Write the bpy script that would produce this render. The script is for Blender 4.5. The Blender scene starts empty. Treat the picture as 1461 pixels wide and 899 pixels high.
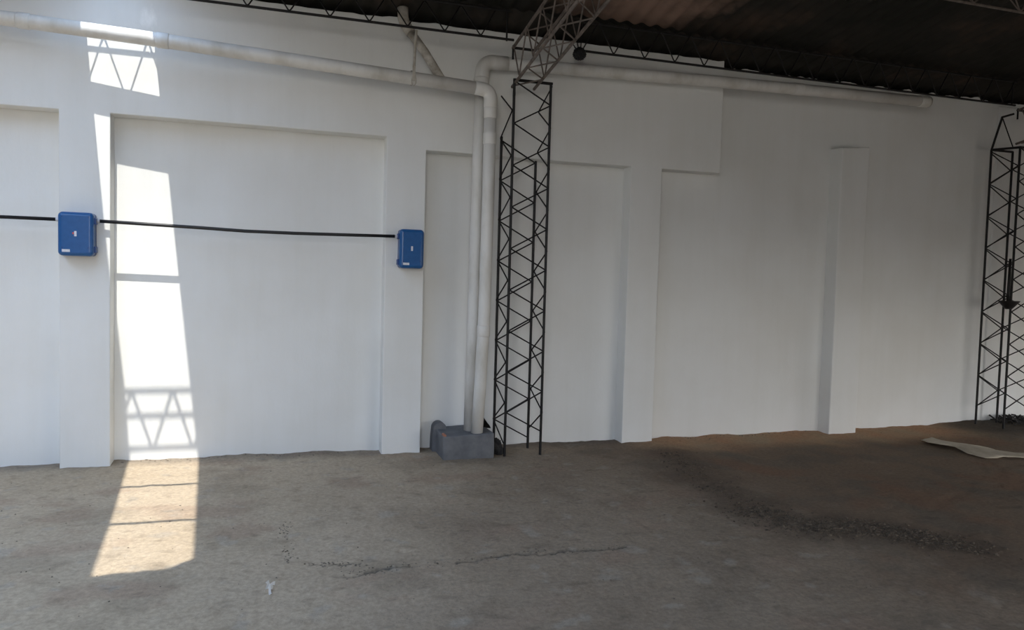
import bpy, bmesh, math, random
from mathutils import Vector, Matrix, noise

C = bpy.context.scene.collection
SC = bpy.context.scene
random.seed(7)

# ------------------------------------------------------------------ materials
def new_mat(name):
    m = bpy.data.materials.new(name)
    m.use_nodes = True
    nt = m.node_tree
    return m, nt, nt.nodes['Principled BSDF']

def noise_node(nt, scale, detail=6, rough=.6, mapping=None, coord='Object'):
    tc = nt.nodes.new('ShaderNodeTexCoord')
    mp = nt.nodes.new('ShaderNodeMapping')
    if mapping: mp.inputs['Scale'].default_value = mapping
    nz = nt.nodes.new('ShaderNodeTexNoise')
    nz.inputs['Scale'].default_value = scale
    nz.inputs['Detail'].default_value = detail
    nz.inputs['Roughness'].default_value = rough
    nt.links.new(tc.outputs[coord], mp.inputs['Vector'])
    nt.links.new(mp.outputs['Vector'], nz.inputs['Vector'])
    return nz

def ramp(nt, src, stops):
    r = nt.nodes.new('ShaderNodeValToRGB')
    el = r.color_ramp.elements
    while len(el) < len(stops): el.new(.5)
    for e, (p, c) in zip(el, stops):
        e.position = p; e.color = (*c, 1)
    nt.links.new(src, r.inputs['Fac'])
    return r

def bump(nt, b, src, strength, dist=.01):
    bp = nt.nodes.new('ShaderNodeBump')
    bp.inputs['Strength'].default_value = strength
    bp.inputs['Distance'].default_value = dist
    nt.links.new(src, bp.inputs['Height'])
    nt.links.new(bp.outputs['Normal'], b.inputs['Normal'])
    return bp

def simple(name, c1, c2, scale=8, rough=.6, metal=0, bmp=.15, mapping=None, lo=.35, hi=.65, dist=.004, spec=.5):
    m, nt, b = new_mat(name)
    n = noise_node(nt, scale, mapping=mapping)
    r = ramp(nt, n.outputs['Fac'], [(lo, c1), (hi, c2)])
    nt.links.new(r.outputs['Color'], b.inputs['Base Color'])
    b.inputs['Roughness'].default_value = rough
    b.inputs['Metallic'].default_value = metal
    b.inputs['Specular IOR Level'].default_value = spec
    if bmp: bump(nt, b, n.outputs['Fac'], bmp, dist)
    return m

def wall_paint():
    m, nt, b = new_mat('white_wall_paint')
    streak = noise_node(nt, 2.2, 8, .62, (3.0, 3.0, .25))
    r1 = ramp(nt, streak.outputs['Fac'], [(.28, (.770, .778, .755)), (.5, (.790, .798, .780)), (.72, (.80, .808, .795))])
    blotch = noise_node(nt, 1.1, 5, .55)
    r2 = ramp(nt, blotch.outputs['Fac'], [(.35, (.95, .94, .925)), (.6, (1, 1, 1))])
    mx = nt.nodes.new('ShaderNodeMix'); mx.data_type = 'RGBA'; mx.blend_type = 'MULTIPLY'
    mx.inputs['Factor'].default_value = 1
    nt.links.new(r1.outputs['Color'], mx.inputs[6]); nt.links.new(r2.outputs['Color'], mx.inputs[7])
    # smear of fresh plaster over the long pipe
    tc = nt.nodes.new('ShaderNodeTexCoord'); mp = nt.nodes.new('ShaderNodeMapping'); mp.vector_type = 'POINT'
    mp.inputs['Location'].default_value = (.93 * 5, 0, -3.55 * 3.4); mp.inputs['Scale'].default_value = (5, 0, 3.4)
    nt.links.new(tc.outputs['Object'], mp.inputs['Vector'])
    ln = nt.nodes.new('ShaderNodeVectorMath'); ln.operation = 'LENGTH'
    nt.links.new(mp.outputs['Vector'], ln.inputs[0])
    sn = noise_node(nt, 12, 9, .7, (1.5, 1, .7))
    ad = nt.nodes.new('ShaderNodeMath'); ad.operation = 'MULTIPLY_ADD'; ad.inputs[1].default_value = 1.3
    nt.links.new(sn.outputs['Fac'], ad.inputs[0]); nt.links.new(ln.outputs['Value'], ad.inputs[2])
    sr = ramp(nt, ad.outputs[0], [(.62, (.7, .7, .7)), (1.25, (0, 0, 0))])
    ad.inputs[1].default_value = 1.3
    m2 = nt.nodes.new('ShaderNodeMix'); m2.data_type = 'RGBA'
    nt.links.new(sr.outputs['Color'], m2.inputs['Factor'])
    nt.links.new(mx.outputs[2], m2.inputs[6]); m2.inputs[7].default_value = (.96, .955, .93, 1)
    nt.links.new(m2.outputs[2], b.inputs['Base Color'])
    b.inputs['Roughness'].default_value = .75
    b.inputs['Specular IOR Level'].default_value = .25
    fine = noise_node(nt, 26, 9, .65, (1.4, 1.4, .8))
    bump(nt, b, fine.outputs['Fac'], .22, .006)
    return m

def attr_mat(name, attr, rough, spec=.2, bscale=60, bstr=.35, bdist=.01):
    m, nt, b = new_mat(name)
    a = nt.nodes.new('ShaderNodeAttribute'); a.attribute_name = attr
    n = noise_node(nt, bscale, 10, .7)
    r = ramp(nt, n.outputs['Fac'], [(.3, (.74, .74, .74)), (.7, (1.2, 1.19, 1.18))])
    mx = nt.nodes.new('ShaderNodeMix'); mx.data_type = 'RGBA'; mx.blend_type = 'MULTIPLY'
    mx.inputs['Factor'].default_value = 1
    nt.links.new(a.outputs['Color'], mx.inputs[6]); nt.links.new(r.outputs['Color'], mx.inputs[7])
    nt.links.new(mx.outputs[2], b.inputs['Base Color'])
    b.inputs['Roughness'].default_value = rough
    b.inputs['Specular IOR Level'].default_value = spec
    bump(nt, b, n.outputs['Fac'], bstr, bdist)
    return m

M = {}
M['wall'] = wall_paint()
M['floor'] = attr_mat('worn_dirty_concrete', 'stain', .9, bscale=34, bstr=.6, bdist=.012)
M['ground'] = simple('outside_ground', (.20, .15, .10), (.30, .23, .16), 3, .95)
M['pvc'] = simple('aged_white_pvc', (.56, .54, .49), (.72, .71, .68), 5, .45, mapping=(1, 1, .4), bmp=.05, lo=.3, hi=.55)
M['pvc_dirty'] = simple('dirty_grey_pvc', (.30, .27, .22), (.55, .52, .46), 14, .6, bmp=.1)
M['black_steel'] = simple('black_painted_steel', (.006, .006, .007), (.016, .014, .013), 20, .5, .0, bmp=.05, spec=.3)
M['grey_steel'] = simple('dull_brown_grey_steel', (.09, .074, .062), (.19, .155, .135), 18, .6, .0, bmp=.08)
M['rust_steel'] = simple('dark_rusty_steel', (.03, .024, .02), (.07, .05, .04), 18, .65, .0, bmp=.08)
M['blue'] = simple('blue_plastic', (.014, .092, .265), (.018, .105, .30), 30, .28, bmp=.02, spec=.5)
M['blue_dark'] = simple('dark_blue_plastic', (.012, .05, .18), (.015, .06, .22), 30, .4, bmp=.02)
M['grey_plastic'] = simple('light_grey_plastic', (.50, .50, .52), (.6, .6, .62), 12, .4, bmp=.02)
M['label'] = simple('white_label', (.62, .64, .68), (.72, .73, .76), 40, .5, bmp=0)
M['label_red'] = simple('red_label', (.55, .06, .05), (.6, .09, .07), 40, .5, bmp=0)
M['black_rubber'] = simple('black_rubber_conduit', (.006, .006, .007), (.014, .014, .015), 20, .45, bmp=.03)
M['cement'] = simple('grey_cement_render', (.105, .11, .12), (.165, .168, .175), 7, .9, bmp=.5, dist=.01)
M['brick'] = simple('broken_red_brick', (.32, .13, .08), (.42, .2, .13), 20, .9, bmp=.4)
M['card'] = simple('worn_brown_cardboard', (.42, .36, .27), (.54, .475, .37), 9, .9, bmp=.2)
M['paper'] = simple('white_paper', (.72, .70, .66), (.82, .80, .77), 20, .8, bmp=.1)
M['soil'] = simple('dark_loose_soil', (.045, .033, .023), (.16, .122, .085), 30, .98, bmp=.5)
M['grit'] = simple('grey_brown_grit', (.10, .08, .06), (.22, .18, .14), 30, .95, bmp=0)
M['dark_lump'] = simple('charred_lump', (.012, .012, .012), (.04, .036, .034), 25, .9, bmp=.5)
M['front_wall'] = simple('grey_block_wall', (.22, .20, .18), (.30, .28, .25), 4, .9)

def roof_mat():
    m, nt, b = new_mat('dark_weathered_roof_sheet')
    n = noise_node(nt, 1.3, 7, .6)
    r = ramp(nt, n.outputs['Fac'], [(.36, (.022, .022, .019)), (.55, (.034, .031, .027)), (.72, (.075, .052, .04))])
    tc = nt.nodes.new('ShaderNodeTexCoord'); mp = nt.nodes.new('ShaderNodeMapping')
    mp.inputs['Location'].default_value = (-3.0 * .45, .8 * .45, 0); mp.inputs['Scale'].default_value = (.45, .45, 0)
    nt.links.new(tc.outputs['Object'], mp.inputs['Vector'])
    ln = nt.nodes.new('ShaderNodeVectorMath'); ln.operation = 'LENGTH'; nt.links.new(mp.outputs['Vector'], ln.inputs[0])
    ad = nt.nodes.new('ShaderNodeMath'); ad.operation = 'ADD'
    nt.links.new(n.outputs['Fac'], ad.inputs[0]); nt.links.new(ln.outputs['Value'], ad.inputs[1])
    sr = ramp(nt, ad.outputs[0], [(.62, (.8, .8, .8)), (.92, (0, 0, 0))])  # rust patch, with the lit brightness of the sheet put into its colour
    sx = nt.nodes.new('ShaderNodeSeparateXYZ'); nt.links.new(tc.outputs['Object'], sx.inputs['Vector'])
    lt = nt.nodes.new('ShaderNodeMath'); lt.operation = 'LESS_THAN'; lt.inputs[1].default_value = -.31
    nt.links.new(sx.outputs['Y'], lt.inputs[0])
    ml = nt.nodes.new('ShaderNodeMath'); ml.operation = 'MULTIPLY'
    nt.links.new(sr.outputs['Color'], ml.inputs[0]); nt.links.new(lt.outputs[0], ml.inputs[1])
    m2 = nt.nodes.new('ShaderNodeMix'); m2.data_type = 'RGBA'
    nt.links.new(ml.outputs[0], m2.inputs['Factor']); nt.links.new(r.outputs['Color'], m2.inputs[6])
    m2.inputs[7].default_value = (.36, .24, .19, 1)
    nt.links.new(m2.outputs[2], b.inputs['Base Color'])
    b.inputs['Roughness'].default_value = .85
    b.inputs['Specular IOR Level'].default_value = .15
    return m
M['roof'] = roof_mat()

# ------------------------------------------------------------------ helpers
def obj(name, bm, mat, parent=None, smooth=False):
    me = bpy.data.meshes.new(name)
    bm.normal_update()
    bm.to_mesh(me); bm.free()
    o = bpy.data.objects.new(name, me)
    C.objects.link(o)
    for mm in (mat if isinstance(mat, (list, tuple)) else [mat]):
        me.materials.append(mm)
    if smooth:
        for p in me.polygons: p.use_smooth = len(p.vertices) < 12
    if parent: o.parent = parent
    return o

def thing(name, label, cat, loc=(0, 0, 0), group=None):
    o = bpy.data.objects.new(name, None); C.objects.link(o)
    o.location = loc
    o.empty_display_size = .1
    o['label'] = label; o['category'] = cat
    if group: o['group'] = group
    return o

def tag(o, label, cat, group=None, kind=None):
    o['label'] = label; o['category'] = cat
    if group: o['group'] = group
    if kind: o['kind'] = kind
    return o

def struct(o, label=None):
    o['kind'] = 'structure'
    if label: o['label'] = label; o['category'] = label.split()[-1]
    return o

def part(name, bm, mat, parent, smooth=False):
    """mesh given in world coordinates, parented to a thing without moving it"""
    w = Vector((0, 0, 0)); p = parent
    while p: w += p.location; p = p.parent
    bmesh.ops.translate(bm, verts=bm.verts, vec=-w)
    return obj(name, bm, mat, parent, smooth)

def tube(bm, pts, r, seg=10, cap=True):
    """sweep a circle along a polyline (mitred, twist free); r is a number or a list"""
    pts = [Vector(p) for p in pts]
    rs = r if isinstance(r, (list, tuple)) else [r] * len(pts)
    n = len(pts)
    dirs = [(pts[i + 1] - pts[i]).normalized() for i in range(n - 1)]
    t0 = dirs[0]
    a = Vector((0, 0, 1)) if abs(t0.z) < .9 else Vector((1, 0, 0))
    u = t0.cross(a).normalized()
    rings = []
    for i in range(n):
        if i == 0: t = dirs[0]
        elif i == n - 1: t = dirs[-1]
        else:
            t = dirs[i - 1] + dirs[i]
            t = t.normalized() if t.length > 1e-4 else dirs[i]
        u = (u - t * u.dot(t)).normalized()
        v = t.cross(u)
        k = 1.0
        if 0 < i < n - 1:
            k = min(1.6, 1 / max(.4, t.dot(dirs[i])))
        # mitre stretch in the bend plane
        bend = (dirs[i] - dirs[i - 1]) if 0 < i < n - 1 else None
        if bend is not None and bend.length > 1e-5:
            bend = (bend - t * bend.dot(t)).normalized()
        ring = []
        for j in range(seg):
            an = 2 * math.pi * j / seg
            d = (u * math.cos(an) + v * math.sin(an)) * rs[i]
            if bend is not None and k > 1.001:
                c = d.dot(bend); d = d + bend * c * (k - 1)
            ring.append(bm.verts.new(pts[i] + d))
        rings.append(ring)
    for a_, b_ in zip(rings, rings[1:]):
        for j in range(seg):
            bm.faces.new((a_[j], a_[(j + 1) % seg], b_[(j + 1) % seg], b_[j]))
    if cap:
        bm.faces.new(list(reversed(rings[0]))); bm.faces.new(rings[-1])
    return bm

def rod(p, q, r, seg=8):
    return tube(bmesh.new(), [p, q], r, seg)

def box(bm, x0, x1, y0, y1, z0, z1):
    vs = [bm.verts.new((x, y, z)) for z in (z0, z1) for y in (y0, y1) for x in (x0, x1)]
    for f in ((0, 2, 3, 1), (4, 5, 7, 6), (0, 1, 5, 4), (2, 6, 7, 3), (0, 4, 6, 2), (1, 3, 7, 5)):
        bm.faces.new([vs[i] for i in f])
    return bm

def bevel_all(bm, w, seg=2):
    bmesh.ops.bevel(bm, geom=list(bm.edges), offset=w, segments=seg, affect='EDGES', profile=.5, clamp_overlap=True)
    return bm

def bend_pts(a, b, c, r, n=6):
    """points of a rounded corner a-b-c with tangent length r (without a and c)"""
    a, b, c = Vector(a), Vector(b), Vector(c)
    p = b + (a - b).normalized() * r; q = b + (c - b).normalized() * r
    out = []
    for i in range(n + 1):
        t = i / n
        out.append(p * (1 - t) ** 2 + b * 2 * t * (1 - t) + q * t * t)
    return out

def zigzag(bm, nodes, r, loop=.018, seg=6):
    """one bent lacing rod: straight runs with small rounded knees at the nodes"""
    pts = [nodes[0]]
    for i in range(1, len(nodes) - 1):
        pts += bend_pts(nodes[i - 1], nodes[i], nodes[i + 1], loop, 3)
    pts.append(nodes[-1])
    return tube(bm, pts, r, seg)

# ------------------------------------------------------------------ constants of the place
NICHE = .165            # depth of the recesses behind the pilaster faces (plane y = 0)
ROOF0, SL = 3.86, .165  # roof height over the wall face and its rise towards the hall
def roof_z(y): return ROOF0 - SL * y

# ------------------------------------------------------------------ floor
def lerp(a, b, t): return a + (b - a) * t
def grid_axis(spans):
    out = []
    for a, b, n in spans:
        out += [lerp(a, b, i / n) for i in range(n)]
    out.append(spans[-1][1])
    return out

def seg_dist(px, py, pts):
    best = 9; bt = 0
    for i in range(len(pts) - 1):
        ax, ay = pts[i]; bx, by = pts[i + 1]
        dx, dy = bx - ax, by - ay
        t = max(0, min(1, ((px - ax) * dx + (py - ay) * dy) / (dx * dx + dy * dy)))
        d = math.hypot(px - ax - dx * t, py - ay - dy * t)
        if d < best: best = d; bt = (i + t) / (len(pts) - 1)
    return best, bt

CRACKS = [
    ([(.108, -1.686), (.091, -1.95), (.114, -2.196), (.103, -2.39)], .008, .0045),
    ([(.194, -2.443), (.36, -2.463), (.506, -2.519)], .007, .006),
    ([(.339, -2.638), (.492, -2.637), (.648, -2.595), (.798, -2.621), (.996, -2.617), (1.206, -2.592), (1.388, -2.546), (1.64, -2.571), (1.893, -2.608), (2.037, -2.594)],   .011, .014),
    ([(-.55, -3.02), (-.1, -2.98), (.35, -3.0)], .008, .006),
    ([(.5, -3.15), (.9, -3.02), (1.2, -3.06)], .008, .006),
    ([(-1.5, -1.2), (-1.3, -1.5), (-1.36, -1.8)], .008, .005),
]
STREAK = [(3.578, -.404), (3.454, -.986), (3.329, -1.656), (3.267, -2.144), (3.319, -2.422), (3.413, -2.617), (3.722, -2.618), (3.894, -2.799), (3.992, -3.033), (4.182, -3.165)]

def sm(a, b, x):
    t = max(0, min(1, (x - a) / (b - a))); return t * t * (3 - 2 * t)

def fbm(x, y, s, o=4, seed=0.):
    return noise.fractal(Vector((x * s + seed, y * s - seed * .7, seed)), 1.0, 2.0, o)

def floor_h(x, y):
    h = .006 * fbm(x, y, 1.3, 4, 3.1) + .0050 * fbm(x, y, 9, 4, 8.2)
    for pts, w, dep in CRACKS:
        if abs(x - pts[0][0]) > 3 or abs(y - pts[0][1]) > 2: continue
        wx = x + .035 * fbm(x, y, 11, 3, 1.7); wy = y + .030 * fbm(x, y, 5, 5, 5.5) + .02 * fbm(x, y, 19, 3, 7.5)
        d, t = seg_dist(wx, wy, pts)
        k = .65 + .6 * fbm(x, y, 4, 2, 9.4)
        if d < w * 2.5 and k > 0:
            h -= dep * min(1.2, k) * (1 - sm(w * .3, w * 1.6, d))
            h += dep * .3 * sm(w, w * 1.6, d) * (1 - sm(w * 1.6, w * 2.5, d))
    d = math.hypot((x - .751) / 1.7, y + 2.371)
    h -= .018 * (1 - sm(.012, .03, d))
    # loose earth along the streak, swept-up dirt at the wall foot, mound by the far column
    d, t = seg_dist(x, y, STREAK)
    if d < .4: h += .016 * (1 - sm(.03, .32, d)) * (.6 + .7 * max(0, fbm(x, y, 7, 4, 2.2)))
    foot = sm(-.25, .14, y) * (.010 + .016 * fbm(x, y, 2.6, 4, 6.6))
    h += max(-.004, foot)
    if x > 6.6:
        h += .05 * sm(6.9, 8.0, x) * sm(-1.0, -.1, y)
    return h

def mixc(a, b, t):
    t = max(0, min(1, t)); return tuple(p + (q - p) * t for p, q in zip(a, b))

def floor_c(x, y):
    k = .5 + .9 * fbm(x, y, 1.1, 5, 12.3)
    c = mixc((.285, .222, .16), (.325, .258, .188), k)
    pale = 1 - sm(-.2, 2.2, x - .35 * (y + 1.5) + .5 * fbm(x, y, 1.2, 4, 15.))     # paler left floor: glow near the sun patch put into the colour
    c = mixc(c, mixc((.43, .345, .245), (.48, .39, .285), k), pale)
    c = mixc(c, tuple(.78 * q for q in c), .7 * sm(.05, .6, fbm(x, y, 2.3, 5, 21.)))
    c = mixc(c, (.33, .235, .17), .5 * sm(.12, .6, fbm(x * .8, y * 1.3, 1.7, 4, 31.)))          # reddish dust
    c = mixc(c, (.38, .33, .265), .6 * sm(.35, .7, fbm(x, y, 6, 4, 41.)))
    c = mixc(c, tuple(.62 * q for q in c), .5 * sm(.25, .7, fbm(x, y * 1.5, 8, 4, 47.)))
    # red earth lying on the right of the hall
    earth = sm(2.6, 3.6, x + .5 * fbm(x, y, 1.6, 4, 51.) + .15 * (y + 1))
    c = mixc(c, (.175, .122, .082), .75 * earth)
    c = mixc(c, (.135, .12, .095), .5 * earth * sm(-.1, .4, fbm(x, y, 1.9, 4, 57.)))
    c = mixc(c, (.22, .125, .075), .6 * earth * sm(.1, .5, fbm(x, y, 1.2, 4, 63.)))
    # sandy strip at the foot of the right wall
    st = sm(3.2, 3.7, x) * (1 - sm(7.2, 8.0, x)) * sm(-.62, -.15, y + .12 * fbm(x, y, 3, 4, 71.))
    c = mixc(c, mixc((.40, .29, .18), (.44, .25, .14), .5 + fbm(x, y, 2.2, 3, 77.)), .85 * st)
    # dark loose soil
    d, t = seg_dist(x, y, STREAK)
    if d < .6:
        dd = d + .12 * fbm(x, y, 5, 4, 81.)
        c = mixc(c, (.13, .095, .068), .8 * (1 - sm(.0, .45, dd)))
    d2 = math.hypot((x - 8.15) / 1.0, (y + .05) / .6)
    c = mixc(c, (.05, .046, .038), .8 * (1 - sm(.5, 1.1, d2)))
    for pts, w, dep in CRACKS[1:3]:
        if abs(x - pts[0][0]) > 3 or abs(y - pts[0][1]) > 1: continue
        d, t = seg_dist(x + .035 * fbm(x, y, 11, 3, 1.7), y + .030 * fbm(x, y, 5, 5, 5.5) + .02 * fbm(x, y, 19, 3, 7.5), pts)
        if d < w * 1.4 and .65 + .6 * fbm(x, y, 4, 2, 9.4) > .35:
            c = mixc(c, (.06, .052, .045), .75 * (1 - sm(w * .3, w * 1.3, d)))
    # dark line of dirt in the joint at the wall
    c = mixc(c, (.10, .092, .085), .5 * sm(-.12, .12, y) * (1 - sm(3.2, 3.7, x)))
    return c

XS = grid_axis([(-7.0, -2.6, 12), (-2.6, 4.6, 460), (4.6, 9.2, 150), (9.2, 11.5, 8)])
YS = grid_axis([(-8.6, -4.4, 16), (-4.4, .19, 290), (.19, .5, 2)])
bm = bmesh.new()
lay = bm.verts.layers.float_color.new('stain')
rows = []
for y in YS:
    row = []
    for x in XS:
        v = bm.verts.new((x, y, floor_h(x, y)))
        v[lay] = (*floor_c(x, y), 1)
        row.append(v)
    rows.append(row)
for a, b in zip(rows, rows[1:]):
    for i in range(len(XS) - 1):
        bm.faces.new((a[i], a[i + 1], b[i + 1], b[i]))
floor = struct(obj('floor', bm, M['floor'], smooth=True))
bm = bmesh.new(); box(bm, -40, 45, -45, 8, -.3, -.06)
ground = struct(obj('ground', bm, M['ground']))

# ------------------------------------------------------------------ back wall with its recesses
def wall_top(x):
    if x < 4.27: return 3.80
    return 3.785 + .028 * fbm(x, 0, 4.5, 3, 5.) + .012 * fbm(x, 0, 17, 3, 15.)
bm = bmesh.new()
xs = grid_axis([(-7.0, 4.2, 30), (4.2, 9.2, 170), (9.2, 11.5, 6)])
front = [(bm.verts.new((x, NICHE, -.1)), bm.verts.new((x, NICHE, wall_top(x))), bm.verts.new((x, NICHE + .2, wall_top(x))), bm.verts.new((x, NICHE + .2, -.1))) for x in xs]
for a, b in zip(front, front[1:]):
    for k in range(3):
        bm.faces.new((a[k], b[k], b[k + 1], a[k + 1]))
box(bm, -7.0, 11.5, .5, .62, -.1, 3.77)
wall_back = struct(obj('wall_back', bm, M['wall']))

# raised pilasters and the deep beam over them, one plastered piece
XB = [-7.0, -4.1, -3.75, -1.56, -1.205, .945, 1.29, 3.28, 3.612, 4.262]
ZB = [-.06, 2.69, 2.785, 3.79]
def filled(i, k):
    x = (XB[i] + XB[i + 1]) / 2
    if k == 2: return True
    solid = i in (1, 3, 5, 7)
    if solid: return True
    if k == 1: return i >= 6            # the beam hangs lower right of the second pilaster
    return False
def ragged(x):
    base = .010 * fbm(x, 0, 7, 3, 25.)
    if .4 < x < 2.3: base += .022 * fbm(x, 0, 5, 4, 35.)
    return base
bm = bmesh.new()
vcache = {}
def V(x, y, z):
    k = (round(x, 4), round(y, 4), round(z, 4))
    if k not in vcache: vcache[k] = bm.verts.new((x, y, z))
    return vcache[k]
nI, nK = len(XB) - 1, len(ZB) - 1
sub = []
for i in range(nI):
    n = max(1, int((XB[i + 1] - XB[i]) / .06)) if XB[i + 1] > -2.5 else 2
    sub.append([lerp(XB[i], XB[i + 1], t / n) for t in range(n + 1)])
for i in range(nI):
    for k in range(nK):
        if not filled(i, k): continue
        for xa, xb in zip(sub[i], sub[i][1:]):
            bm.faces.new((V(xa, 0, ZB[k]), V(xb, 0, ZB[k]), V(xb, 0, ZB[k + 1]), V(xa, 0, ZB[k + 1])))
            if k == nK - 1:
                bm.faces.new((V(xa, 0, ZB[k + 1]), V(xb, 0, ZB[k + 1]), V(xb, NICHE + .02, ZB[k + 1]), V(xa, NICHE + .02, ZB[k + 1])))
            if k > 0 and not filled(i, k - 1):
                bm.faces.new((V(xa, NICHE + .02, ZB[k]), V(xb, NICHE + .02, ZB[k]), V(xb, 0, ZB[k]), V(xa, 0, ZB[k])))
        if i == 0 or not filled(i - 1, k):
            bm.faces.new((V(XB[i], NICHE + .02, ZB[k]), V(XB[i], 0, ZB[k]), V(XB[i], 0, ZB[k + 1]), V(XB[i], NICHE + .02, ZB[k + 1])))
        if i == nI - 1 or not filled(i + 1, k):
            bm.faces.new((V(XB[i + 1], 0, ZB[k]), V(XB[i + 1], NICHE + .02, ZB[k]), V(XB[i + 1], NICHE + .02, ZB[k + 1]), V(XB[i + 1], 0, ZB[k + 1])))
bmesh.ops.recalc_face_normals(bm, faces=bm.faces)
edges = [e for e in bm.edges if len(e.link_faces) == 2 and e.calc_face_angle() > 1]
bmesh.ops.bevel(bm, geom=edges, offset=.007, segments=2, affect='EDGES', profile=.5)
for v in bm.verts:
    x, y, z = v.co
    if z > 3.7: v.co.z += ragged(x)
    elif z > 0:
        v.co.x += .004 * fbm(x, z, .9, 2, 44.); v.co.z += .004 * fbm(x, z, .9, 2, 54.)
trim_1 = struct(obj('trim_1', bm, M['wall']))

# free-standing pilaster on the far part of the wall
bm = bmesh.new()
nz = 12
ring = []
for k in range(nz + 1):
    z = lerp(-.05, 3.07, k / nz)
    ring.append([bm.verts.new((x + .004 * fbm(x, z, .8, 2, 4.), y, z)) for x, y in ((5.725, NICHE + .02), (5.725, -.005), (6.085, -.005), (6.085, NICHE + .02))])
for a, b in zip(ring, ring[1:]):
    for j in range(3):
        bm.faces.new((a[j], a[j + 1], b[j + 1], b[j]))
tp = ring[-1]
tp[1].co.z -= .015; tp[2].co.z += .02
bm.faces.new(tp)
bmesh.ops.recalc_face_normals(bm, faces=bm.faces)
edges = [e for e in bm.edges if len(e.link_faces) == 2 and e.calc_face_angle() > 1]
bmesh.ops.bevel(bm, geom=edges, offset=.012, segments=3, affect='EDGES', profile=.5)
trim_2 = struct(obj('trim_2', bm, M['wall']))

# shallow plaster thickening behind the far lattice column
bm = bmesh.new()
box(bm, 8.05, 11.4, NICHE - .02, NICHE + .03, -.05, 3.74)
bevel_all(bm, .012, 2)
trim_3 = struct(obj('trim_3', bm, M['wall']))

# ------------------------------------------------------------------ shell of the hall with its openings
LX, RX, FY = -5.0, 11.2, -8.2
def wall_with_holes(name, axis, pos, u0, u1, ztop, holes, th=.2, mat='front_wall'):
    bm = bmesh.new()
    us = sorted({u0, u1, *[h for q in holes for h in q[:2]]})
    for a, b in zip(us, us[1:]):
        mid = (a + b) / 2
        z = -.06
        spans = sorted([(q[2], q[3]) for q in holes if q[0] < mid < q[1]])
        for lo, hi in spans + [(ztop, ztop)]:
            if lo > z + .01:
                if axis == 'x': box(bm, a, b, pos - th, pos, z, lo)
                else: box(bm, pos - th, pos, a, b, z, lo)
            z = hi
    return struct(obj(name, bm, M[mat]))
OPEN = {'left': [], 'front': [(-1.9, .4, .9, 4.3), (4.4, 9.8, -.06, 1.85)], 'right': [(-4.2, -1.2, -.06, 1.4)]}  # openings out of view, placed and sized for the light they throw
wall_left = wall_with_holes('wall_left', 'y', LX, FY, .6, 5.4, OPEN['left'])
wall_front = wall_with_holes('wall_front', 'x', FY, LX - .2, RX + .2, 5.5, OPEN['front'])
wall_right = wall_with_holes('wall_right', 'y', RX + .2, FY, .6, 5.4, OPEN['right'])

# ------------------------------------------------------------------ corrugated roof with the missing strip that lets the sun in
HL = [(-.20, -1.402), (-.55, -1.385), (-1.05, -1.364), (-1.57, -1.325), (-2.03, -1.318), (-3.65, -1.187), (-4.60, -1.126)]
HR = [(-.20, -.930), (-.55, -.903), (-1.02, -.873), (-1.57, -.829), (-2.03, -.789), (-3.68, -.697), (-4.45, -.652), (-4.60, -.770)]
def interp(tab, y):
    if y >= tab[0][0]: return tab[0][1]
    for (ya, xa), (yb, xb) in zip(tab, tab[1:]):
        if ya >= y >= yb: return lerp(xa, xb, (ya - y) / (ya - yb))
    return tab[-1][1]
def corr(x): return .013 * math.sin(2 * math.pi * x / .15)
bm = bmesh.new()
XR = [-6.9 + .01875 * i for i in range(int((11.6 + 6.9) / .01875) + 1)]
iy_mid = min(range(len(XR)), key=lambda i: abs(XR[i] + 1.05))
def row_pts(xs, y): return [bm.verts.new((x, y, roof_z(y) + .016 + corr(x))) for x in xs]
def strip(ra, rb):
    for i in range(len(ra) - 1):
        if (ra[i].co - ra[i + 1].co).length < 1e-5 and (rb[i].co - rb[i + 1].co).length < 1e-5: continue
        try: bm.faces.new((ra[i], ra[i + 1], rb[i + 1], rb[i]))
        except ValueError: pass
full_a = row_pts(XR, .66); full_b = row_pts(XR, -.25); strip(full_a, full_b)
H2L = [(-.25, -3.4), (-1.02, -3.4), (-1.05, -4.7), (-7.6, -4.6)]; H2R = [(-.25, -3.4), (-1.02, -3.4), (-1.05, -2.62), (-7.6, -2.1)]   # a second gap, out of view, added to light the left side
iy_two = min(range(len(XR)), key=lambda i: abs(XR[i] + 3.4))
iy_gap = min(range(len(XR)), key=lambda i: abs(XR[i] + 2.0))
ys = [-.25, -.55, -1.02, -1.05, -1.57, -2.03, -2.8, -3.65, -3.68, -4.45, -4.60]
prev = None
for y in ys:
    l2, r2, l, r = interp(H2L, y), interp(H2R, y), interp(HL, y), interp(HR, y)
    cur = (row_pts([min(x, l2) for x in XR[:iy_two + 1]], y),
           row_pts([min(max(x, r2), l) for x in XR[iy_two:iy_mid + 1]], y),
           row_pts([max(x, r) for x in XR[iy_mid:]], y))
    if prev:
        for p, q in zip(prev, cur): strip(p, q)
    prev = cur
prev = None
for y in (-4.60, -7.6):       # past the narrow gap only the wide one goes on
    l2, r2 = interp(H2L, y), interp(H2R, y)
    cur = (row_pts([min(x, l2) for x in XR[:iy_two + 1]], y), row_pts([max(x, r2) for x in XR[iy_two:]], y))
    if prev:
        for p, q in zip(prev, cur): strip(p, q)
    prev = cur
full_c = row_pts(XR, -7.6); full_d = row_pts(XR, -8.5); strip(full_c, full_d)
bmesh.ops.dissolve_degenerate(bm, dist=1e-5, edges=bm.edges)
bmesh.ops.recalc_face_normals(bm, faces=bm.faces)
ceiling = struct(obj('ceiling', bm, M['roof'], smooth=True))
sd = ceiling.modifiers.new('thick', 'SOLIDIFY'); sd.thickness = .004; sd.offset = 0

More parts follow.
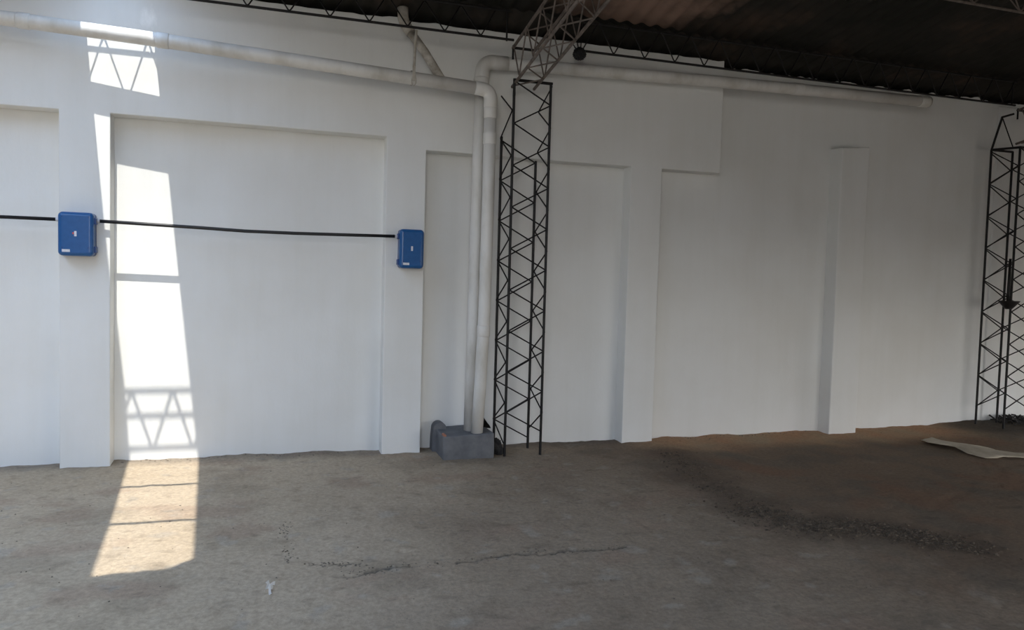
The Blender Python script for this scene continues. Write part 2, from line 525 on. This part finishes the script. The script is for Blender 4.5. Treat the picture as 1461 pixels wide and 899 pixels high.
# ------------------------------------------------------------------ lattice columns
def lattice_column(fl, fr, rl, rr, zt_f, zt_rl, zt_rr, label, loop_top, z0=0., r=.0125, variant=0):
    """fl, fr, rl, rr: plan positions (x, y) of the four chords"""
    t = thing('lattice_column', label, 'steel column', ((fl[0] + rr[0]) / 2, (fl[1] + rr[1]) / 2, z0), 'black lattice steel columns')
    P = lambda c, z: Vector((c[0], c[1], z))
    for c, zt in ((fl, zt_f), (fr, zt_f), (rl, zt_rl), (rr, zt_rr)):
        part('chord', rod(P(c, z0 - .05), P(c, zt), r, 8), M['black_steel'], t)
    pitch = .363
    def face(a, b, ztop, start, bottom=.06):
        z = ztop; s = start; nodes = []
        while z > z0 + bottom:
            nodes.append(P(a if s == 0 else b, z)); z -= pitch / 2; s ^= 1
        return nodes
    off = .012
    def shift(nodes, d): return [n + Vector(d) for n in nodes]
    part('lacing', zigzag(bmesh.new(), shift(face(fl, fr, zt_f - .01, 0), (0, -off, 0)), .0066), M['black_steel'], t)
    part('lacing', zigzag(bmesh.new(), shift(face(rl, rr, min(zt_rl, zt_rr + .2) - .03, 0), (0, off, 0)), .0066), M['black_steel'], t)
    left = face(rl, fl, zt_rl - .02, 0)
    right = face(rr, fr, zt_f - .02, 1)
    if loop_top:   # the side lacing runs on above the shorter rear chords
        left = [P(rl, zt_rl + .36) , P(fl, zt_rl + .19)] + left
    part('lacing', zigzag(bmesh.new(), shift(left, (-off, 0, 0)), .0066), M['black_steel'], t)
    part('lacing', zigzag(bmesh.new(), shift(right, (off, 0, 0)), .0066), M['black_steel'], t)
    bm = bmesh.new()
    for a, b in ((fl, fr),):
        tube(bm, [P(a, zt_f) + Vector((-.012, -.008, 0)), P(b, zt_f) + Vector((.012, -.008, 0))], .0135, 8)
    part('top_bar', bm, M['black_steel'], t)
    if not loop_top:
        part('top_bar', rod(P(rl, zt_f), P(rr, zt_f), .0135), M['black_steel'], t)
        part('top_bar', rod(P(rl, zt_f), P(fl, zt_f), .0135), M['black_steel'], t)
        bm = bmesh.new()
        tube(bm, [P(rl, zt_f), P((rl[0] + .06, rl[1] - .06), zt_f + .36), P((rl[0] + .18, rl[1] - .1), zt_f + .40)], .012, 8)
        tube(bm, [P((rl[0] + .06, rl[1] - .06), zt_f + .36), P((rl[0] + .12, rl[1] - .16), zt_f + .02)], .0066, 6)
        part('head_strut', bm, M['black_steel'], t)
    return t

tower1 = lattice_column((2.000, -.27), (2.338, -.27), (1.968, -.03), (2.300, -.03), 3.31, 2.86, 2.665,
                        'black lattice steel column beside the white downpipes', True)
tower2 = lattice_column((7.885, -.27), (8.235, -.27), (7.765, -.02), (8.085, -.02), 3.185, 3.185, 3.185,
                        'black lattice steel column beside the cardboard scrap, bearing a bowl-shaped fitting', False, z0=.03)

# ------------------------------------------------------------------ lattice rafters
def lattice_rafter(x0, x1, y_end, zb, zt, label, dx=0):
    t = thing('lattice_rafter', label, 'roof girder', ((x0 + x1) / 2, y_end, zb), 'lattice roof rafters')
    m = .172
    L = 7.6
    Bp = lambda x, s: Vector((x, y_end - s, zb + m * s))
    Tp = lambda x, s: Vector((x, y_end - s, zt + .166 * s))
    for f, st in ((Bp, -.0), (Tp, 0)):
        for x in (x0, x1):
            part('chord', rod(f(x, st - .0), f(x, L), .0135), M['grey_steel'], t)
    p = .36
    n = int(L / (p / 2))
    for x, o in ((x0, -.012), (x1, .012)):
        nodes = [((Tp if k % 2 == 0 else Bp)(x + o, .05 + k * p / 2)) for k in range(n)]
        part('lacing', zigzag(bmesh.new(), nodes, .0066), M['grey_steel'], t)
    nodes = [Bp(x0 if k % 2 == 0 else x1, .06 + k * p / 2) - Vector((0, 0, .012)) for k in range(n)]
    part('lacing', zigzag(bmesh.new(), nodes, .0066), M['grey_steel'], t)
    nodes = [Tp(x1 if k % 2 == 0 else x0, .10 + k * p / 2) + Vector((0, 0, .012)) for k in range(n)]
    part('lacing', zigzag(bmesh.new(), nodes, .0066), M['grey_steel'], t)
    part('end_bar', rod(Tp(x0 - .01, .0), Tp(x1, .0), .012), M['black_steel'], t)
    part('end_stub', rod(Tp(x0, .0) - Vector((0, 0, .10)), Tp(x0, .0) + Vector((0, 0, .02)), .009), M['black_steel'], t)
    return t
lattice_rafter(2.008, 2.212, -.18, 3.272, 3.612, 'grey lattice girder rising from the column by the downpipes to the roof')
lattice_rafter(7.93, 8.13, -.18, 3.24, 3.612, 'dark lattice girder above the column near the cardboard scrap')

# ------------------------------------------------------------------ lattice purlins under the roof
def purlin(xa, xb, y, depth, label, tops=(0,), pitch=.3, mat='rust_steel', phase=0., r=.011, knee=(0, .018), lace=None, low=0., lr=.0058):
    zt = roof_z(y) - .03
    zb = zt - depth
    t = thing('lattice_purlin', label, 'roof purlin', ((xa + xb) / 2, y, zb), 'lattice purlins under the roof')
    for o in tops:
        part('chord', rod((xa, y + o, roof_z(y + o) - .03), (xb, y + o, roof_z(y + o) - .03), r), M[mat], t)
    part('chord', rod((xa, y + low, zb), (xb, y + low, zb), r), M[mat], t)
    for o in (lace or tops):
        nodes = []; x = xa + .03 + phase; up = False
        while x < xb - .02:
            nodes.append(Vector((x, y + (o + knee[0] if up else low) - .008, roof_z(y + o) - .03 + knee[1] if up else zb - .004)))
            x += pitch / 2; up = not up
        part('lacing', zigzag(bmesh.new(), nodes, lr, .03), M[mat], t)
    part('end_post', rod((xb - .05, y, zb), (xb - .05, y, zt), .008, 6), M[mat], t)
    return t
purlin(-4.8, 1.96, -.30, .255, 'dark lattice purlin along the eave above the long sloping pipe and blue boxes', (0,), .31, phase=.235, knee=(.055, .015), low=-.048, mat='black_steel')
purlin(2.58, 7.75, -.29, .252, 'dark lattice purlin along the eave between the black wire coil and far column', (0,), .31, mat='black_steel')
purlin(2.3, 7.9, -1.85, .25, 'lattice purlin further up the roof, its lower rod at the picture\'s top edge', (-.055, .055), .5, mat='grey_steel')
# the same run of purlin goes on to the other side of the rafter, over the missing strip
purlin(-4.98, 1.985, -1.6, .375, 'lattice purlin crossing the missing roof strip, its shadow low on the wall', (-.055, .055), .31, mat='rust_steel', phase=.11, lace=(.055,), r=.013, lr=.0115)
for y, which in ((-2.72, 'nearer the wall'), (-3.665, 'further from the wall')):
    z = roof_z(y) - .035
    tag(obj('roof_batten', rod((-4.8, y, z), (1.9, y, z), .02), M['rust_steel']), 'thin roof rod casting the shadow line %s in the floor sunpatch' % which, 'roof rod', 'steel rods across the missing roof strip')

# ------------------------------------------------------------------ rainwater pipes
PR = .0535
def sleeve(p, d, r=PR + .005, half=.045, seg=20):
    p, d = Vector(p), Vector(d).normalized()
    return tube(bmesh.new(), [p - d * half, p - d * (half - .006), p + d * (half - .006), p + d * half], [r - .004, r, r, r - .004], seg)

lp = thing('rainwater_pipe', 'long white plastic pipe sloping down across the left wall to its downpipe', 'drainpipe', (1.79, -.225, .2), 'white rainwater pipes')
LPX = [(-4.7, -.10, 3.50), (-1.9, -.193, 3.372), (-1.31, -.223, 3.345), (-.86, -.243, 3.324), (-.465, -.252, 3.305), (.601, -.262, 3.256), (1.70, -.27, 3.206)]
seg1 = [Vector(p) for p in LPX]
part('pipe_run', tube(bmesh.new(), seg1, PR, 24), M['pvc'], lp, True)
part('elbow', tube(bmesh.new(), [Vector((1.645, -.27, 3.209))] + bend_pts((1.59, -.27, 3.211), (1.790, -.27, 3.200), (1.788, -.27, 3.0), .085, 8) + [Vector((1.790, -.27, 3.05))], PR + .005, 24), M['pvc'], lp, True)
part('downpipe', tube(bmesh.new(), [(1.790, -.27, 3.09), (1.790, -.265, 2.2), (1.786, -.25, 1.25), (1.768, -.24, .62), (1.750, -.23, .214)], PR, 24), M['pvc'], lp, True)
for p in ((-1.733, -.201, 3.364), (-.80, -.2445, 3.321)):
    part('coupling', sleeve(p, (1, -.04, -.04)), M['pvc'], lp, True)
for p in ((1.790, -.27, 3.01), (1.790, -.268, 2.79), (1.783, -.248, 1.12)):
    part('coupling', sleeve(p, (0, .01, 1), PR + .004, .05), M['pvc'], lp, True)
# inlet branch from the gutter
part('branch_pipe', tube(bmesh.new(), [(1.371, -.255, 3.23), (1.225, -.175, 3.486), (1.07, -.12, 3.70)], .037, 18), M['pvc_dirty'], lp, True)
part('branch_socket', tube(bmesh.new(), [(1.11, -.135, 3.645), (1.062, -.115, 3.715), (1.046, -.105, 3.77), (1.042, -.10, 3.855)], .046, 18), M['pvc_dirty'], lp, True)
# strap hanging the pipe
bm = bmesh.new()
box(bm, 1.098, 1.122, -.3265, -.3225, 3.20, 3.33)
bmesh.ops.translate(bm, verts=bm.verts, vec=(0, 0, 0))
tube(bm, [(1.110, -.325, 3.32), (1.118, -.31, 3.49), (1.128, -.295, 3.62)], .011, 8)
tube(bm, [Vector((1.10 + .006 * math.sin(q * 3), -.266 + (PR + .004) * math.cos(q), 3.233 + (PR + .004) * math.sin(q))) for q in [k * math.pi / 12 for k in range(25)]], .004, 6)
tube(bm, [Vector((1.125 + .006 * math.sin(q * 2), -.266 + (PR + .004) * math.cos(q), 3.233 + (PR + .004) * math.sin(q))) for q in [k * math.pi / 12 for k in range(25)]], .003, 6)
part('hanging_strap', bm, M['pvc_dirty'], lp)

rp = thing('rainwater_pipe', 'white plastic pipe sloping along the right wall, bending down behind the first downpipe', 'drainpipe', (1.73, -.11, .2), 'white rainwater pipes')
run = [Vector((1.90, -.11, 3.484)), Vector((4.169, -.11, 3.553)), Vector((5.05, -.11, 3.572)), Vector((6.735, -.11, 3.605))]
part('pipe_run', tube(bmesh.new(), run, PR + .002, 24), M['pvc'], rp, True)
part('elbow', tube(bmesh.new(), [Vector((1.98, -.11, 3.487))] + bend_pts((2.2, -.11, 3.494), (1.752, -.11, 3.482), (1.745, -.11, 3.0), .105, 10) + [Vector((1.745, -.11, 3.30))], PR + .010, 24), M['pvc'], rp, True)
part('downpipe', tube(bmesh.new(), [(1.745, -.11, 3.36), (1.733, -.11, 2.5), (1.722, -.11, 1.0), (1.715, -.11, .214)], PR, 24), M['pvc'], rp, True)
part('coupling', sleeve((1.745, -.11, 3.31), (0, 0, 1), PR + .014, .03), M['pvc'], rp, True)
part('coupling', sleeve((5.05, -.11, 3.572), (1, 0, .02), PR + .007, .06), M['pvc'], rp, True)
part('coupling', sleeve((6.66, -.11, 3.603), (1, 0, .02), PR + .007, .06), M['pvc'], rp, True)

# ------------------------------------------------------------------ cement catch box under the downpipes
cb = thing('catch_box', 'grey cement box on the floor catching the white downpipes', 'drain box', (1.66, -.1, 0))
bm = bmesh.new()
n = 10
prof = [(1.437, -.31, 0), (1.895, -.31, 0), (1.895, .13, 0), (1.437, .13, 0)]
top = [(1.437, -.305, .203), (1.89, -.305, .222), (1.89, .13, .222), (1.437, .13, .205)]
vb = [bm.verts.new((x, y, z - .04)) for x, y, z in prof]; vt = [bm.verts.new(p) for p in top]
for j in range(4): bm.faces.new((vb[j], vb[(j + 1) % 4], vt[(j + 1) % 4], vt[j]))
bm.faces.new(vt); bm.faces.new(list(reversed(vb)))
bmesh.ops.subdivide_edges(bm, edges=bm.edges, cuts=7, use_grid_fill=True)
for v in bm.verts:
    d = noise.noise_vector(v.co * 9) * .004
    v.co += d
bevel_edges = [e for e in bm.edges if len(e.link_faces) == 2 and e.calc_face_angle() > .8]
bmesh.ops.bevel(bm, geom=bevel_edges, offset=.008, segments=2, affect='EDGES', profile=.5)
part('box_body', bm, M['cement'], cb, True)
# rounded kerb at the end of the box: a slab with an arched top, and the broken brick in its corner
bm = bmesh.new()
prof = []
for k in range(13):
    q = math.pi * k / 12
    prof.append((1.475 - .060 * math.cos(q), .205 + .062 * math.sin(q)))
prof = [(1.405, -.03), (1.408, .12)] + prof + [(1.545, .2), (1.545, -.03)]
fa = [bm.verts.new((x, .02, z)) for x, z in prof]; fb = [bm.verts.new((x, .14, z)) for x, z in prof]
bm.faces.new(fa); bm.faces.new(list(reversed(fb)))
for j in range(len(prof)): bm.faces.new((fa[j], fb[j], fb[(j + 1) % len(prof)], fa[(j + 1) % len(prof)]))
bmesh.ops.recalc_face_normals(bm, faces=bm.faces)
part('arched_kerb', bm, M['cement'], cb)
bm = box(bmesh.new(), 1.44, 1.465, -.292, -.20, .195, .222); bevel_all(bm, .008, 2)
for v in bm.verts: v.co += noise.noise_vector(v.co * 20) * .006
part('broken_brick', bm, M['brick'], cb)

# ------------------------------------------------------------------ blue boxes
def rounded_plate(x0, x1, z0, z1, ya, yb, rad, inset=0., seg=6):
    """prism with rounded corners in xz, its front face (yb) shrunk by inset"""
    bm = bmesh.new()
    def loop(y, ins):
        out = []
        cs = ((x1 - rad, z1 - rad, 0), (x0 + rad, z1 - rad, 90), (x0 + rad, z0 + rad, 180), (x1 - rad, z0 + rad, 270))
        for cx, cz, a0 in cs:
            for k in range(seg + 1):
                a = math.radians(a0 + 90 * k / seg)
                out.append(bm.verts.new((cx + (rad - ins) * math.cos(a), y, cz + (rad - ins) * math.sin(a))))
        return out
    A = loop(ya, 0); steps = [A]
    if inset:
        for k in range(1, 5):
            a = math.pi / 2 * k / 4
            steps.append(loop(yb + inset * (1 - math.sin(a)) * (1 if ya > yb else -1), inset * (1 - math.cos(a))))
    else:
        steps.append(loop(yb, 0))
    for P, Q in zip(steps, steps[1:]):
        for j in range(len(P)): bm.faces.new((P[j], P[(j + 1) % len(P)], Q[(j + 1) % len(Q)], Q[j]))
    bm.faces.new(list(reversed(A))); bm.faces.new(steps[-1])
    bmesh.ops.recalc_face_normals(bm, faces=bm.faces)
    return bm

def blue_box(x0, x1, z0, z1, label, mirror):
    t = thing('electrical_box', label, 'electrical box', ((x0 + x1) / 2, 0, z0), 'blue electrical boxes')
    part('box_body', rounded_plate(x0, x1, z0, z1, .004, -.062, .022), M['blue_dark'], t)
    lid = part('lid', rounded_plate(x0 - .004, x1 + .004, z0 - .004, z1 + .004, -.066, -.128, .034, .030), M['blue'], t, True)
    part('gasket', rounded_plate(x0 + .004, x1 - .004, z0 + .004, z1 - .004, -.060, -.068, .022), M['black_rubber'], t)
    hx = x1 if mirror else x0
    s = 1 if mirror else -1
    for z in (z0 + .05, z1 - .06):      # hinge / latch lugs on the side
        bm = box(bmesh.new(), min(hx, hx + s * .016), max(hx, hx + s * .016), -.10, -.035, z - .024, z + .024)
        bevel_all(bm, .005, 2)
        part('latch', bm, M['blue_dark'], t)
    xm = (x0 + x1) / 2
    bm = box(bmesh.new(), xm - .008, xm + .008, -.1292, -.126, (z0 + z1) / 2 - .018, (z0 + z1) / 2 + .022)
    part('maker_mark', bm, M['label'], lid)
    if mirror:
        bm = box(bmesh.new(), xm - .020, xm - .010, -.1292, -.126, (z0 + z1) / 2 - .002, (z0 + z1) / 2 + .012)
        part('maker_mark', bm, M['label_red'], lid)
    bm = box(bmesh.new(), x0 + .028, x0 + .082, -.1292, -.126, z0 + .026, z0 + .046)
    part('rating_label', bm, M['label'], lid)
    for xx in (x0 + .03, x1 - .03):     # lid screws
        for zz in (z0 + .06, z1 - .035):
            bm = bmesh.new()
            tube(bm, [(xx, -.1285 + .004, zz), (xx, -.1300, zz)], .005, 10)
            part('screw', bm, M['blue_dark'], lid)
    return t
def gland(t, x, y, z, s, L=.03):
    bm = bmesh.new()
    tube(bm, [(x, y, z), (x + s * .010, y, z), (x + s * .011, y, z), (x + s * L, y, z)], [.022, .022, .017, .015], 8)
    part('cable_gland', bm, M['grey_plastic'], t)
b1 = blue_box(-1.538, -1.300, 1.672, 2.000, 'blue electrical box with red mark, on the pilaster left of the sunlit strip', True)
gland(b1, -1.300, -.045, 1.945, 1, .032); gland(b1, -1.538, -.045, 1.945, -1)
b2 = blue_box(1.055, 1.262, 1.652, 1.985, 'blue electrical box on the pilaster left of the downpipes', False)
gland(b2, 1.055, -.045, 1.925, -1, .034)

# conduits between the boxes
def conduit(pts, label, loc):
    return tag(part_top('black_conduit', tube(bmesh.new(), pts, .0135, 12), M['black_rubber'], loc), label, 'conduit', 'black conduits on the wall')
def part_top(name, bm, mat, loc):
    bmesh.ops.translate(bm, verts=bm.verts, vec=-Vector(loc))
    o = obj(name, bm, mat, None, True); o.location = loc
    return o
conduit([(-4.2, -.045, 1.950), (-3.0, -.045, 1.947), (-1.566, -.045, 1.945)], 'black conduit running from the left edge into the left blue box', (-2.8, -.045, 1.947))
conduit([(-1.272, -.045, 1.9455), (-.93, -.045, 1.937), (-.55, -.045, 1.927), (-.205, -.045, 1.915), (.2, -.045, 1.914), (.6, -.045, 1.919), (1.026, -.045, 1.925)],
        'long black conduit crossing the sunlit strip between the two blue boxes', (0, -.045, 1.92))

# ------------------------------------------------------------------ small things
# coil of black wire hanging at the purlin end
wc = thing('wire_coil', 'ball of coiled black wire hanging at the purlin end beside the column', 'wire coil', (2.585, -.31, 3.59))
cc = Vector((2.585, -.31, 3.590))
bm = bmesh.new()
pts = []
for k in range(420):
    a = k * .36; tilt = k * .047
    v = Vector((math.cos(a), math.sin(a) * math.cos(tilt), math.sin(a) * math.sin(tilt)))
    v = Matrix.Rotation(k * .021, 3, 'Z') @ v
    pts.append(cc + v * (.052 + .006 * math.sin(k * 1.7)))
tube(bm, pts, .0052, 6)
part('coil', bm, M['black_rubber'], wc, True)
bm = bmesh.new()
bmesh.ops.create_icosphere(bm, subdivisions=3, radius=.044)
for v in bm.verts: v.co = v.co * (1 + .18 * noise.noise(v.co * 40)) + cc
part('knot', bm, M['black_rubber'], wc, True)
bm = bmesh.new()
tube(bm, [cc + Vector((-.01, 0, .04)), cc + Vector((-.02, .01, .09)), cc + Vector((.01, .02, .13)), (2.60, -.29, 3.86)], .005, 6)
tube(bm, [cc + Vector((-.03, 0, .03)), cc + Vector((-.06, 0, .07)), cc + Vector((-.085, 0, .085))], .005, 6)
tube(bm, [cc + Vector((.01, 0, .05)), cc + Vector((.015, .01, .10)), (2.62, -.29, 3.86)], .005, 6)
part('wire_tail', bm, M['black_rubber'], wc, True)

# black bowl-shaped fitting on the far column
bf = thing('bowl_fitting', 'small black bowl-shaped fitting fixed on the column near the cardboard scrap', 'fitting', (7.82, -.30, 1.42))
bm = bmesh.new()
prof = [(.028, 1.395), (.035, 1.392), (.060, 1.415), (.095, 1.452), (.118, 1.478), (.121, 1.484), (.113, 1.482), (.088, 1.455), (.052, 1.424), (.0, 1.415)]
sg = 24
rings = []
for r_, z in prof:
    rings.append([bm.verts.new((7.82 + r_ * 1.12 * math.cos(2 * math.pi * j / sg), -.30 + r_ * .7 * math.sin(2 * math.pi * j / sg), z)) for j in range(sg)])
for A, B in zip(rings, rings[1:]):
    for j in range(sg): bm.faces.new((A[j], A[(j + 1) % sg], B[(j + 1) % sg], B[j]))
bmesh.ops.remove_doubles(bm, verts=bm.verts, dist=1e-5)
bmesh.ops.recalc_face_normals(bm, faces=bm.faces)
part('bowl', bm, M['black_steel'], bf, True)
part('stem', tube(bmesh.new(), [(7.79, -.31, 1.43), (7.79, -.31, 1.62), (7.79, -.31, 1.95)], [.016, .016, .013], 10), M['black_steel'], bf, True)

# flattened cardboard on the floor
outline = [(6.42, -.55), (6.56, -.46), (6.694, -.423), (6.70, -.55), (6.735, -.75), (6.745, -.95), (6.755, -1.12), (6.86, -1.235), (7.02, -1.36), (7.28, -1.52), (7.20, -1.60), (6.98, -1.47), (6.83, -1.365), (6.66, -1.275), (6.56, -1.30), (6.452, -1.281), (6.414, -1.103), (6.475, -.906), (6.40, -.80), (6.349, -.70)]
bm = bmesh.new()
def card_z(x, y): return .012 + .016 * (1 + math.sin(x * 5 + y * 7)) + floor_h(x, y)
f = bm.faces.new([bm.verts.new((x, y, 0)) for x, y in outline])
bmesh.ops.triangulate(bm, faces=bm.faces)
bmesh.ops.subdivide_edges(bm, edges=bm.edges, cuts=3, use_grid_fill=True)
for v in bm.verts: v.co.z = card_z(v.co.x, v.co.y)
bmesh.ops.recalc_face_normals(bm, faces=bm.faces)
loc = Vector((6.65, -.9, .02))
card = tag(part_top('cardboard_sheet', bm, M['card'], loc), 'torn flattened piece of brown cardboard lying on the dirt floor', 'cardboard')
sd = card.modifiers.new('thick', 'SOLIDIFY'); sd.thickness = .006

# crumpled scrap of white paper
px, py = .008, -2.745
z = floor_h(px, py)
scrap = thing('paper_scrap', 'tiny crumpled white scrap lying on the concrete floor', 'litter', (px, py, z))
def ribbon(pts, w):
    bm = bmesh.new()
    prev = None
    for k, p in enumerate(pts):
        p = Vector(p) * .72 + Vector((px, py, z))
        d = Vector(w[k] if isinstance(w, list) else w) * 1.15
        cur = (bm.verts.new(p - d), bm.verts.new(p + d))
        if prev: bm.faces.new((prev[0], prev[1], cur[1], cur[0]))
        prev = cur
    bmesh.ops.solidify(bm, geom=bm.faces, thickness=.002)
    return bm
part('crumpled_strip', ribbon([(-.018, .01, .05), (-.012, 0, .066), (-.004, -.005, .04), (.002, -.02, .045), (.004, -.045, .012), (.006, -.075, .004), (.012, -.085, .006)], (.005, .002, .003)), M['paper'], scrap)
part('crumpled_strip', ribbon([(-.028, -.02, .006), (-.02, -.012, .03), (-.006, -.004, .024), (.004, -.005, .034), (.008, -.012, .008)], (.003, .007, .006)), M['paper'], scrap)
part('crumpled_strip', ribbon([(.004, .005, .028), (.018, .012, .034), (.030, .018, .040), (.040, .022, .036)], (.001, .004, .007)), M['paper'], scrap)
part('crumpled_strip', ribbon([(.006, -.012, .01), (.016, -.008, .02), (.026, -.004, .016)], (.001, .005, .006)), M['paper'], scrap)

# dark lump between the catch box and the column
bm = bmesh.new()
bmesh.ops.create_icosphere(bm, subdivisions=4, radius=.09)
for v in bm.verts:
    q = v.co.copy()
    v.co = Vector((q.x * .62, q.y * .8, q.z * .95)) * (1 + .35 * noise.fractal(q * 14, 1, 2, 4)) + Vector((1.965, -.16, .05))
tag(part_top('charred_lump', bm, M['dark_lump'], Vector((1.965, -.16, 0))), 'dark rough lump on the floor between the cement box and the lattice column', 'rubble')
# black plastic flap behind the downpipe
bm = bmesh.new()
p3 = [(1.842, -.02, .215), (1.93, -.06, .215), (1.925, -.03, .235), (1.905, .0, .262), (1.872, .02, .312), (1.848, .0, .345)]
f = bm.faces.new([bm.verts.new(p) for p in p3])
bmesh.ops.solidify(bm, geom=bm.faces, thickness=.012)
tag(part_top('plastic_flap', bm, M['dark_lump'], Vector((1.885, -.02, .22))), 'small pointed black scrap standing on the cement box beside the downpipe', 'scrap')

# loose soil and crumbs in the curved streak on the floor: nobody could count them
bm = bmesh.new()
def clod(x, y, r):
    h = floor_h(x, y)
    vs = bmesh.ops.create_icosphere(bm, subdivisions=1, radius=r)['verts']
    s = Vector((random.uniform(.7, 1.5), random.uniform(.7, 1.5), random.uniform(.4, .8)))
    for v in vs:
        k = 1 + .35 * noise.noise(v.co * (2 / r) + Vector((x * 9, y * 9, 0)))
        v.co = Vector((v.co.x * s.x * k + x, v.co.y * s.y * k + y, v.co.z * s.z * k + h + r * .25))
for k in range(2600):
    i = random.randrange(len(STREAK) - 1) if random.random() < .5 else random.choice((3, 4, 5, 6, 7))
    t = random.random()
    ax, ay = STREAK[i]; bx, by = STREAK[i + 1]
    w = random.gauss(0, .11)
    x = lerp(ax, bx, t) + w + random.gauss(0, .03); y = lerp(ay, by, t) + random.gauss(0, .08)
    clod(x, y, min(.016, .003 + abs(random.gauss(0, .0045))))
soil = tag(obj('loose_soil', bm, M['soil']), 'curved streak of dark loose soil and crumbs on the floor', 'soil', kind='stuff')
# scattered grit elsewhere
bm = bmesh.new()
for k in range(420):
    x = random.uniform(-1.8, 7.6); y = random.uniform(-3.6, .05)
    if 1.35 < x < 2.1 and y > -.4: continue
    clod(x, y, random.uniform(.002, .0055))
for k in range(260):
    pts = CRACKS[random.choice((0, 1, 2, 2, 2))][0]; i = random.randrange(len(pts) - 1); t = random.random()
    clod(lerp(pts[i][0], pts[i + 1][0], t) + random.gauss(0, .02), lerp(pts[i][1], pts[i + 1][1], t) + random.gauss(0, .022), random.uniform(.002, .006))
for k in range(160):
    x = random.choice((random.uniform(-1.2, .9), random.uniform(1.3, 3.2), random.uniform(3.7, 5.6))); y = NICHE - abs(random.gauss(0, .05)) - .02
    clod(x, y, random.uniform(.003, .008))
tag(obj('grit', bm, M['grit']), 'grit scattered thinly over the whole concrete floor', 'grit', kind='stuff')
# dark twigs and rubbish at the foot of the far column
bm = bmesh.new()
for k in range(70):
    x = 8.38 + random.gauss(0, .13); y = -.02 + random.gauss(0, .07); h = floor_h(x, min(.15, y))
    a = random.uniform(0, 6.3); L = random.uniform(.06, .16); tz = random.uniform(.01, .07)
    p = Vector((x, y, h + .012)); q = p + Vector((math.cos(a) * L, math.sin(a) * L * .4, tz)); q.y = min(q.y, .12)
    mid = (p + q) / 2 + Vector((0, 0, random.uniform(0, .025)))
    tube(bm, [p, mid, q], random.uniform(.004, .011), 5)
tag(obj('twigs', bm, M['dark_lump']), 'tangle of dark twigs heaped at the foot of the far lattice column', 'twigs', kind='stuff')

# ------------------------------------------------------------------ light: sun through the missing roof strip, sky through the added openings
sun = bpy.data.lights.new('sun', 'SUN'); so = bpy.data.objects.new('sun', sun); C.objects.link(so)
S = Vector((-.115, -1.0, 2.05)).normalized()
so.rotation_euler = S.to_track_quat('Z', 'Y').to_euler()
so.location = S * 30
sun.energy = 5.8; sun.angle = math.radians(.4); sun.color = (1, .96, .88)

w = bpy.data.worlds.new('sky'); SC.world = w; w.use_nodes = True
bg = w.node_tree.nodes['Background']
wt = w.node_tree
tc = wt.nodes.new('ShaderNodeTexCoord'); sp = wt.nodes.new('ShaderNodeSeparateXYZ')
wt.links.new(tc.outputs['Generated'], sp.inputs['Vector'])
sky = ramp(wt, sp.outputs['Z'], [(.0, (1.0, .95, .86)), (.18, (.92, .94, 1.0)), (.6, (.49, .68, 1.0))])
wt.links.new(sky.outputs['Color'], bg.inputs['Color'])
bg.inputs['Strength'].default_value = 6.3

def portal(name, loc, rot, sx, sy):
    l = bpy.data.lights.new(name, 'AREA'); l.shape = 'RECTANGLE'; l.size = sx; l.size_y = sy
    l.cycles.is_portal = True
    o = bpy.data.objects.new(name, l); C.objects.link(o); o.location = loc; o.rotation_euler = rot
for u0, u1, z0, z1 in OPEN['front']:
    portal('sky_portal', ((u0 + u1) / 2, FY - .1, (z0 + z1) / 2), (math.radians(90), 0, 0), u1 - u0, z1 - z0)
for u0, u1, z0, z1 in OPEN['left']:
    portal('sky_portal', (LX - .1, (u0 + u1) / 2, (z0 + z1) / 2), (math.radians(90), 0, math.radians(-90)), u1 - u0, z1 - z0)
for u0, u1, z0, z1 in OPEN['right']:
    portal('sky_portal', (RX + .3, (u0 + u1) / 2, (z0 + z1) / 2), (math.radians(90), 0, math.radians(90)), u1 - u0, z1 - z0)
portal('sky_portal', (-3.4, -4.3, roof_z(-4.3) + .06), (-math.atan(SL), 0, 0), 2.8, 6.8)
portal('sky_portal', (-1.05, -2.4, roof_z(-2.4) + .06), (-math.atan(SL), 0, 0), .75, 4.6)

# ------------------------------------------------------------------ camera
cam = bpy.data.cameras.new('camera'); co = bpy.data.objects.new('camera', cam); C.objects.link(co)
cam.sensor_fit = 'HORIZONTAL'; cam.sensor_width = 36; cam.lens = 1080 / 1461 * 36
F = Vector((.30398116, .95135218, -.05024432)); R = Vector((.95261857, -.30294983, .02718939)); U = Vector((-.01064518, .05612873, .99836679))
mw = Matrix.Identity(4)
for i in range(3):
    mw[i][0] = R[i]; mw[i][1] = U[i]; mw[i][2] = -F[i]
mw.translation = Vector((0, -6.64, 1.6))
co.matrix_world = mw
cam.clip_start = .05
SC.camera = co

SC.view_settings.view_transform = 'Standard'
SC.view_settings.look = 'None'
SC.view_settings.gamma = 1
SC.view_settings.use_curve_mapping = False
SC.view_settings.exposure = 0
SC.cycles.use_denoising = True
SC.cycles.max_bounces = 10
SC.cycles.diffuse_bounces = 6
SC.cycles.sample_clamp_indirect = 6
